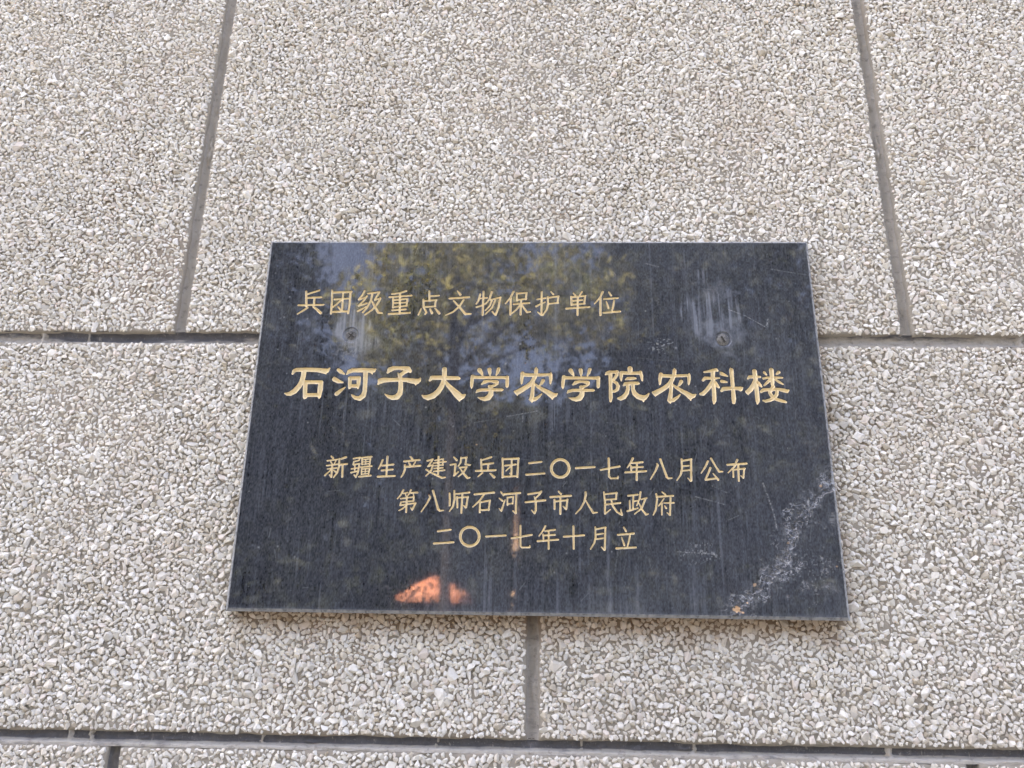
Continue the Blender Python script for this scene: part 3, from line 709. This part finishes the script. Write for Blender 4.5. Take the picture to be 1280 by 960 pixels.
for _ in range(60):
    x, z = rs.uniform(-290, 290), rs.uniform(-195, 195)
    FR += rs.uniform(.2, .5) * np.exp(-(np.hypot(X - x, Z - z) / rs.uniform(.4, 1.0)) ** 2)
FR += 0.35 * blob(134, 76, 14, 8, 170, .9) * (vnoise(X / 1.4, Z / 1.4, 171) > 0.35)
FR += 0.30 * blob(160, -138, 24, 9, 172, .9) * (vnoise(X / 1.2, Z / 1.8, 173) > 0.45)
FR += 0.22 * blob(258, -150, 36, 34, 174, .9) * (vnoise(X / 1.6, Z / 1.6, 175) > 0.62)
near = sstep(12.0, -3.0, cd)
grain = np.clip(fbm(X * 0.42, Z * 0.42, 180, 4) * 2.1 + 0.05, 0, 1)
FR += near * grain * 0.24 * (0.35 + 0.65 * (fbm(X * .05, Z * .05, 182, 2) > -0.15))
wide = np.maximum.reduce([sstep(15.0, 0.0, cd) * 0.8 * (fbm(X * .055, Z * .055, 219, 2) > -0.2), blob(286, -66, 16, 14, 201, .8), blob(262, -104, 17, 15, 202, .8), blob(246, -140, 16, 20, 203, .9), blob(226, -164, 22, 20, 204, .9),
                          blob(203, -187, 16, 14, 205, .8), 0.7 * blob(284, -150, 18, 12, 206, .9), 0.6 * blob(270, -176, 26, 14, 207, .9), 0.55 * blob(292, -108, 10, 22, 208, .9)])
swirl = sstep(0.90, 0.985, 1 - np.abs(fbm(X * 0.16 + 2 * fbm(X * .05, Z * .05, 210), Z * 0.16, 211, 3)) * 1.0)
swirl = np.maximum(swirl, 0.8 * sstep(0.91, 0.99, 1 - np.abs(fbm(X * 0.30, Z * 0.30, 213, 3))))
patch = sstep(-0.05, 0.45, fbm(X * 0.10, Z * 0.10, 215, 3))
FR += wide * swirl * (0.08 + 0.5 * patch * patch)
D += 0.42 * wide * sstep(0.0, 0.6, fbm(X * 0.35, Z * 0.35, 217, 4)) * patch
DEP = DEP + 0.35 * wide * patch * swirl * (edge > 4)
FR += 0.75 * sstep(CH + 0.6, CH - 0.4, edge) * (0.7 + 0.5 * fbm(X / 3, Z / 3, 190, 3))     # sawn, unpolished chamfer
FR += 0.15 * blob(-199, 70, 22, 18, 195, .6) * (fbm(X / 2.5, Z / 2.5, 196) > 0.2)
TAN = np.zeros(X.shape)
for (x, z, r, a) in ((193.5, -191.5, 4.6, .95), (204, -185, 1.2, .8), (199, -194, 1.3, .9), (212, -168, 2.4, .5), (285, -72, 1.6, .7), (292, -150, 1.5, .4), (248, -128, 2.0, .3), (-60, -33, 1.0, .4)):
    q = np.hypot(X - x, (Z - z) * 1.35) / r + 0.4 * vnoise(X * .6, Z * .6, int(x) % 91)
    TAN = np.maximum(TAN, a * sstep(1.0, 0.6, q))
for sx, sz in SCREWS:
    rr = np.hypot(X - sx, Z - sz)
    D += 0.25 * sstep(13, 8.5, rr) * (0.6 + .5 * fbm(X / 4, Z / 4, 199))
inlip = SD < LIP + 0.25
D = np.where(inlip, D * 0.25, D); FR = np.where(inlip, 0, FR)
WEAR = np.stack([np.clip(D, 0.02, 1), np.clip(TAN, 0, 1), np.clip(FR, 0, 0.85), np.ones_like(D)], -1).reshape(-1, 4)

# --- cut the face along the stroke outlines: dark stone outside, gilt grooves inside
NZ, NX = X.shape
P3 = np.stack([X, DEP, Z], -1).reshape(-1, 3)
idx = np.arange(NZ * NX).reshape(NZ, NX)
Q = np.stack([idx[:-1, :-1], idx[:-1, 1:], idx[1:, 1:], idx[1:, :-1]], -1).reshape(-1, 4)
ins = (SD < 0).ravel()
nin = ins[Q].sum(1)
lq = LINE.ravel()[Q].max(1)
sdf = SD.ravel(); dep = DEP.ravel()
extra_v, extra_w, cut = [], [], {}
slab_t, gold_t = [], [[] for _ in GLYPHS]


def crossing(a, b):
    k = (a, b) if a < b else (b, a)
    if k not in cut:
        t = sdf[k[0]] / (sdf[k[0]] - sdf[k[1]])
        p = P3[k[0]] * (1 - t) + P3[k[1]] * t
        p[1] = 1.25 * LIP
        cut[k] = NZ * NX + len(extra_v)
        extra_v.append(p); extra_w.append(WEAR[k[0]])
    return cut[k]


def fan(poly, out):
    for i in range(1, len(poly) - 1): out.append((poly[0], poly[i], poly[i + 1]))


for c in np.where((nin > 0) & (nin < 4))[0]:
    q = [int(i) for i in Q[c]]
    pin, pout, seq = [], [], []
    for i in range(4):
        a, b = q[i], q[(i + 1) % 4]
        (pin if ins[a] else pout).append(a)
        if ins[a] != ins[b]:
            x = crossing(a, b); pin.append(x); pout.append(x)
    g_out = gold_t[lq[c]]
    if nin[c] == 2 and ins[q[0]] == ins[q[2]]:              # saddle cell: two separate outer corners
        fan(pin, g_out)
        for i in range(4):
            if not ins[q[i]]:
                slab_t.append((crossing(q[i - 1], q[i]), q[i], crossing(q[i], q[(i + 1) % 4])))
    else:
        fan(pin, g_out); fan(pout, slab_t)
ALLV = np.concatenate([P3, np.array(extra_v)]) / 1000.0
ALLW = np.concatenate([WEAR, np.array(extra_w)])


def sub_mesh(name, quads, tris, mats):
    used = np.unique(np.concatenate([quads.ravel(), tris.ravel()]))
    mp = np.zeros(len(ALLV), np.int64); mp[used] = np.arange(len(used))
    return used, mp[quads], mp[tris]


# slab: face + sides + back
sq, st_ = Q[nin == 0], np.array(slab_t)
used, sq, st_ = sub_mesh("stone_slab", sq, st_, None)
sv = ALLV[used]; sw = ALLW[used]
ring = np.concatenate([idx[0, :], idx[1:, -1], idx[-1, -2::-1], idx[-2:0:-1, 0]])
mp = np.zeros(len(ALLV), np.int64); mp[used] = np.arange(len(used))
ring = mp[ring]
bk = sv[ring].copy(); bk[:, 1] = TH / 1000.0
nb = len(sv) + np.arange(len(ring)); nr = np.roll(np.arange(len(ring)), -1)
sides = np.stack([ring, nb, nb[nr], ring[nr]], -1)
cc = len(sv) + len(ring)
sv2 = np.concatenate([sv, bk, [[0, TH / 1000.0, 0]]])
sw2 = np.concatenate([sw, np.tile([0.5, 0, 0.3, 1], (len(ring) + 1, 1))])
caps = np.stack([nb, np.full(len(ring), cc), nb[nr]], -1)
me = np_mesh("stone_slab", sv2, quads=np.concatenate([sq, sides]), tris=np.concatenate([st_, caps]), mats=[M_GRANITE])
point_color(me, "wear", sw2)
link("stone_slab", me, plaque)

LINE_LABELS = ["row of thin gilded characters at the top", "row of large bold gilded characters across the middle", "longest row of small gilded characters", "row of small gilded characters above the bottom row", "short bottom row of small gilded characters"]
for li in range(len(GLYPHS)):
    q = Q[(nin == 4) & (lq == li)]; t = np.array(gold_t[li])
    used, q, t = sub_mesh("inscription", q, t, None)
    me = np_mesh("inscription", ALLV[used], quads=q, tris=t, mats=[M_GILT])
    tag(link("inscription", me, plaque), LINE_LABELS[li])


def screw_mesh():
    bm = bmesh.new()
    prof = [(0.0, -0.55), (2.6, -0.5), (5.0, -0.1), (6.5, 0.5), (7.2, 1.3), (7.4, 2.2)]
    n = 40
    rings = []
    for r, y in prof[1:]:
        rings.append([bm.verts.new((r * math.cos(2 * math.pi * i / n) / 1000, (y) / 1000, r * math.sin(2 * math.pi * i / n) / 1000)) for i in range(n)])
    for a, b in zip(rings[:-1], rings[1:]):
        for i in range(n): bm.faces.new((a[i], a[(i + 1) % n], b[(i + 1) % n], b[i]))
    c = bm.verts.new((0, prof[0][1] / 1000, 0))
    for i in range(n): bm.faces.new((c, rings[0][(i + 1) % n], rings[0][i]))
    bmesh.ops.recalc_face_normals(bm, faces=bm.faces)
    me = bpy.data.meshes.new("screw"); bm.to_mesh(me); bm.free()
    me.materials.append(M_STEEL)
    for p in me.polygons: p.use_smooth = True
    return me


def slot_mesh(arms, w):
    """raised burr and the two arms of the cross recess, drawn as dark bars"""
    bm = bmesh.new()
    for an in arms:
        m = Matrix.Rotation(an + 0.6, 4, 'Y') @ Matrix.Diagonal((0.0078, 0.0009, w, 1))
        bmesh.ops.create_cube(bm, size=1.0, matrix=Matrix.Translation((0, -0.0003, 0)) @ m)
    me = bpy.data.meshes.new("recess"); bm.to_mesh(me); bm.free()
    me.materials.append(M_SLOT)
    return me


M_SLOT = mat_noise("recess_dark", (0.022, 0.021, 0.019), (0.07, 0.066, 0.058), 900.0)  # dark colour of the recess bars
SM = screw_mesh()
RMS = [slot_mesh((0.0, math.pi / 2), 0.0012), slot_mesh((0.0,), 0.0021)]
for i, (sx, sz) in enumerate(SCREWS):
    s = link("screw", SM, plaque, (sx / 1000, 0.0008 + 0.0006 * (i == 0), sz / 1000))
    s.rotation_euler = (0, 0.5 * i, 0)
    if i == 1:
        s.material_slots[0].link = 'OBJECT'; s.material_slots[0].material = M_STEEL_PALE
    tag(s, ('dull dark screw head at the upper left', 'paler slotted screw head in smeared putty at the upper right')[i])
    link("recess", RMS[i], s)

# ------------------------------------------------------------------ what stands behind the camera and is mirrored in the granite
M_BARK = mat_noise("bark", (0.010, 0.009, 0.008), (0.03, 0.025, 0.021), 20.0)


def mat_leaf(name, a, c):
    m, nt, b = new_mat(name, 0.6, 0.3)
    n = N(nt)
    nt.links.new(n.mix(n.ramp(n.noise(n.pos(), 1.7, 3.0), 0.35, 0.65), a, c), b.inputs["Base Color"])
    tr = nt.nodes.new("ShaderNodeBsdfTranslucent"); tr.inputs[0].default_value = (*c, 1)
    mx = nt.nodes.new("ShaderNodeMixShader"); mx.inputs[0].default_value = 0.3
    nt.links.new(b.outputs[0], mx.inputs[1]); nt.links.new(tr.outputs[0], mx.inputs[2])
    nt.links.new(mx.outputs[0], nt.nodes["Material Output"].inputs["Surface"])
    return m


M_LEAF_SHADED = mat_leaf("shaded_leaves", (0.008, 0.011, 0.007), (0.022, 0.026, 0.013))  # leaf colour darkened to stand for the building's shade on this foliage
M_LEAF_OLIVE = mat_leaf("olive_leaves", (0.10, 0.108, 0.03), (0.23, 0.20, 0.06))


def tube(bm, pts, seg=10):
    rings = []
    for i, (p, r) in enumerate(pts):
        p = Vector(p)
        d = (Vector(pts[min(i + 1, len(pts) - 1)][0]) - Vector(pts[max(i - 1, 0)][0])).normalized()
        u = d.orthogonal().normalized(); w = d.cross(u)
        rings.append([bm.verts.new(p + (u * math.cos(2 * math.pi * k / seg) + w * math.sin(2 * math.pi * k / seg)) * r) for k in range(seg)])
    for a, b in zip(rings[:-1], rings[1:]):
        for k in range(seg): bm.faces.new((a[k], a[(k + 1) % seg], b[(k + 1) % seg], b[k]))


def tree(name, loc, height, crown_z, rx, rz, leaves, size, mat, label, seed, trunk_r=0.12, clump=26, group=None, lean=0.0, bark=None, limbs=9):
    rnd = random.Random(seed)
    t = empty(name, loc, label, "tree", group)
    bm = bmesh.new()
    tube(bm, [((0, 0, -0.05), trunk_r * 1.3), ((0.03, 0, 0.5), trunk_r), ((0.05, 0.03, crown_z - rz * 0.3), trunk_r * 0.75), ((-0.05, 0, crown_z + rz * 0.6), trunk_r * 0.25)])
    for k in range(limbs):
        a = rnd.uniform(0, 6.28); z0 = crown_z - rz * rnd.uniform(-0.2, 0.75)
        e = (math.cos(a) * rx * 0.75, math.sin(a) * rx * 0.75, z0 + rz * rnd.uniform(0.2, 0.6))
        tube(bm, [((0.03, 0, z0), trunk_r * 0.45), ((e[0] * .5, e[1] * .5, (z0 + e[2]) / 2 + 0.1), trunk_r * 0.3), (e, trunk_r * 0.08)], 6)
    me = bpy.data.meshes.new("trunk"); bm.to_mesh(me); bm.free(); me.materials.append(bark or M_BARK)
    link("trunk", me, t)
    rng = np.random.default_rng(seed)
    cl = rng.normal(size=(clump, 3)); cl /= np.linalg.norm(cl, axis=1, keepdims=True)
    cl *= rng.uniform(0.25, 1.0, (clump, 1)) ** 0.6
    cr = rng.uniform(0.22, 0.42, clump)
    ci = rng.integers(0, clump, leaves)
    d = rng.normal(size=(leaves, 3)); d /= np.linalg.norm(d, axis=1, keepdims=True)
    p = cl[ci] * 0.8 + d * (cr[ci] * rng.uniform(0.3, 1.0, leaves) ** 0.5)[:, None]
    p = p * np.array([rx, rx, rz]) + np.array([lean, 0, crown_z])
    a = rng.normal(size=(leaves, 3)); a /= np.linalg.norm(a, axis=1, keepdims=True)
    b = np.cross(a, rng.normal(size=(leaves, 3))); b /= np.linalg.norm(b, axis=1, keepdims=True)
    s = size * rng.uniform(0.6, 1.3, (leaves, 1))
    nrm = np.cross(a, b)
    quad = np.stack([p - a * s, p + b * s * .45 + nrm * s * .15, p + a * s, p - b * s * .45 + nrm * s * .15], 1).reshape(-1, 3)
    me = np_mesh("crown", quad, quads=np.arange(leaves * 4).reshape(-1, 4), mats=[mat])
    link("crown", me, t)
    return t


tree("broadleaf_tree", (-1.04, -8.0, 0), 7, 5.4, 2.1, 1.9, 7600, 0.065, M_LEAF_OLIVE, "thin olive-leaved tree behind the camera, mirrored with gaps of sky in the plaque", 3, 0.07, 22, lean=0.55)
tree("dense_tree", (-5.1, -9.5, 0), 8, 4.8, 2.4, 4.4, 24000, 0.085, M_LEAF_SHADED, "dark dense tree mirrored along the left of the plaque", 4, 0.18, 60)
tree("dense_tree", (2.5, -9.0, 0), 8, 5.0, 2.45, 4.6, 24000, 0.085, M_LEAF_SHADED, "dark dense tree mirrored along the right of the plaque", 5, 0.18, 60)
tree("dense_tree", (6.4, -10.0, 0), 8, 4.8, 2.6, 4.6, 20000, 0.10, M_LEAF_SHADED, "outermost dark tree on the right, beyond the one mirrored in the plaque", 6, 0.2, 60)
tree("standin_tree", (-0.42, -16.0, 0), 5.6, 4.6, 1.1, 1.25, 4200, 0.1, M_LEAF_SHADED, "slender pale-barked tree in the sun, glimpsed low in the middle of the plaque", 8, 0.085, 22, limbs=0,  # added tree: gives the warm spots mirrored from the person at the camera
     bark=mat_noise("pale_bark", (0.42, 0.26, 0.15), (0.72, 0.50, 0.32), 9.0))


def shrub(loc, r, h, leaves, mat, label, seed):
    t = empty("shrub", loc, label, "shrub")
    rng = np.random.default_rng(seed)
    bm = bmesh.new()
    for k in range(7):
        a = rng.uniform(0, 6.28); q = rng.uniform(0.3, 0.8) * r
        tube(bm, [((0.05 * math.cos(a), 0.05 * math.sin(a), -0.03), 0.02), ((q * .5 * math.cos(a), q * .5 * math.sin(a), h * .5), 0.014), ((q * math.cos(a), q * math.sin(a), h * .92), 0.005)], 6)
    me = bpy.data.meshes.new("stems"); bm.to_mesh(me); bm.free(); me.materials.append(M_BARK)
    link("stems", me, t)
    cz = rng.uniform(0.15, 0.9, 16); ca = rng.uniform(0, 6.28, 16); cq = rng.uniform(0.2, 0.8, 16) * r
    ci = rng.integers(0, 16, leaves)
    d = rng.normal(size=(leaves, 3)) * 0.2 * r
    p = np.stack([cq[ci] * np.cos(ca[ci]), cq[ci] * np.sin(ca[ci]), cz[ci] * h], -1) + d
    p[:, 2] = np.clip(p[:, 2], 0.04, None)
    a = rng.normal(size=(leaves, 3)); a /= np.linalg.norm(a, axis=1, keepdims=True)
    b = np.cross(a, rng.normal(size=(leaves, 3))); b /= np.linalg.norm(b, axis=1, keepdims=True)
    s = 0.06 * rng.uniform(0.6, 1.3, (leaves, 1))
    quad = np.stack([p - a * s, p + b * s * .5, p + a * s, p - b * s * .5], 1).reshape(-1, 3)
    link("foliage", np_mesh("foliage", quad, quads=np.arange(leaves * 4).reshape(-1, 4), mats=[mat]), t)


shrub((-1.95, -12.0, 0), 0.85, 2.0, 520, M_LEAF_SHADED, "dark loose shrub half hiding the orange parasol in the plaque's reflection", 9)  # added to break the parasol's mirrored outline
shrub((-0.35, -12.0, 0), 0.7, 2.75, 2600, M_LEAF_SHADED, "tall dark shrub before the pale-barked tree, mirrored in the middle of the plaque", 10)  # added to split the mirrored trunk into separate spots
rng = np.random.default_rng(77)
nl = 26000
p = np.stack([rng.uniform(-16, 16, nl), -21 + rng.normal(0, 0.9, nl), np.zeros(nl)], -1)
top = 8.1 + 1.0 * fbm(p[:, 0] * 0.35, p[:, 0] * 0, 12, 3)
p[:, 2] = top * rng.uniform(0, 1, nl) ** 0.8
a = rng.normal(size=(nl, 3)); a /= np.linalg.norm(a, axis=1, keepdims=True)
b = np.cross(a, rng.normal(size=(nl, 3))); b /= np.linalg.norm(b, axis=1, keepdims=True)
s = rng.uniform(0.18, 0.36, (nl, 1))
quad = np.stack([p - a * s, p + b * s * .55, p + a * s, p - b * s * .55], 1).reshape(-1, 3)
tag(link("far_trees", np_mesh("far_trees", quad, quads=np.arange(nl * 4).reshape(-1, 4), mats=[M_LEAF_SHADED])),
    "far belt of dark trees closing the view behind the camera", "trees", kind='stuff')


def parasol(loc, r, z0, z1, mat, label):
    t = empty("parasol", loc, label, "parasol")
    bm = bmesh.new()
    n = 8
    def ringv(rr, z): return [bm.verts.new((rr * math.cos(2 * math.pi * i / n), rr * math.sin(2 * math.pi * i / n), z)) for i in range(n)]
    R = [ringv(r, z0 - 0.12), ringv(r, z0), ringv(r * 0.5, (z0 + z1) / 2 + 0.04), ringv(0.05, z1)]
    for a, b in zip(R[:-1], R[1:]):
        for i in range(n): bm.faces.new((a[i], a[(i + 1) % n], b[(i + 1) % n], b[i]))
    bm.faces.new(R[-1])
    me = bpy.data.meshes.new("canopy"); bm.to_mesh(me); bm.free(); me.materials.append(mat)
    link("canopy", me, t)
    bm = bmesh.new(); tube(bm, [((0, 0, 0.06), 0.025), ((0, 0, z1 + 0.03), 0.025)])
    me = bpy.data.meshes.new("pole"); bm.to_mesh(me); bm.free(); me.materials.append(M_STEEL); link("pole", me, t)
    v, f = box(-0.28, 0.28, -0.28, 0.28, 0.0, 0.06)
    link("base", np_mesh("base", v, quads=f, mats=[M_STEEL]), t)


parasol((-2.15, -16.0, 0), 0.84, 1.86, 2.28, mat_noise("orange_canvas", (0.42, 0.145, 0.065), (0.54, 0.23, 0.13), 3.0), "orange parasol in the sun behind the camera, mirrored low in the plaque")
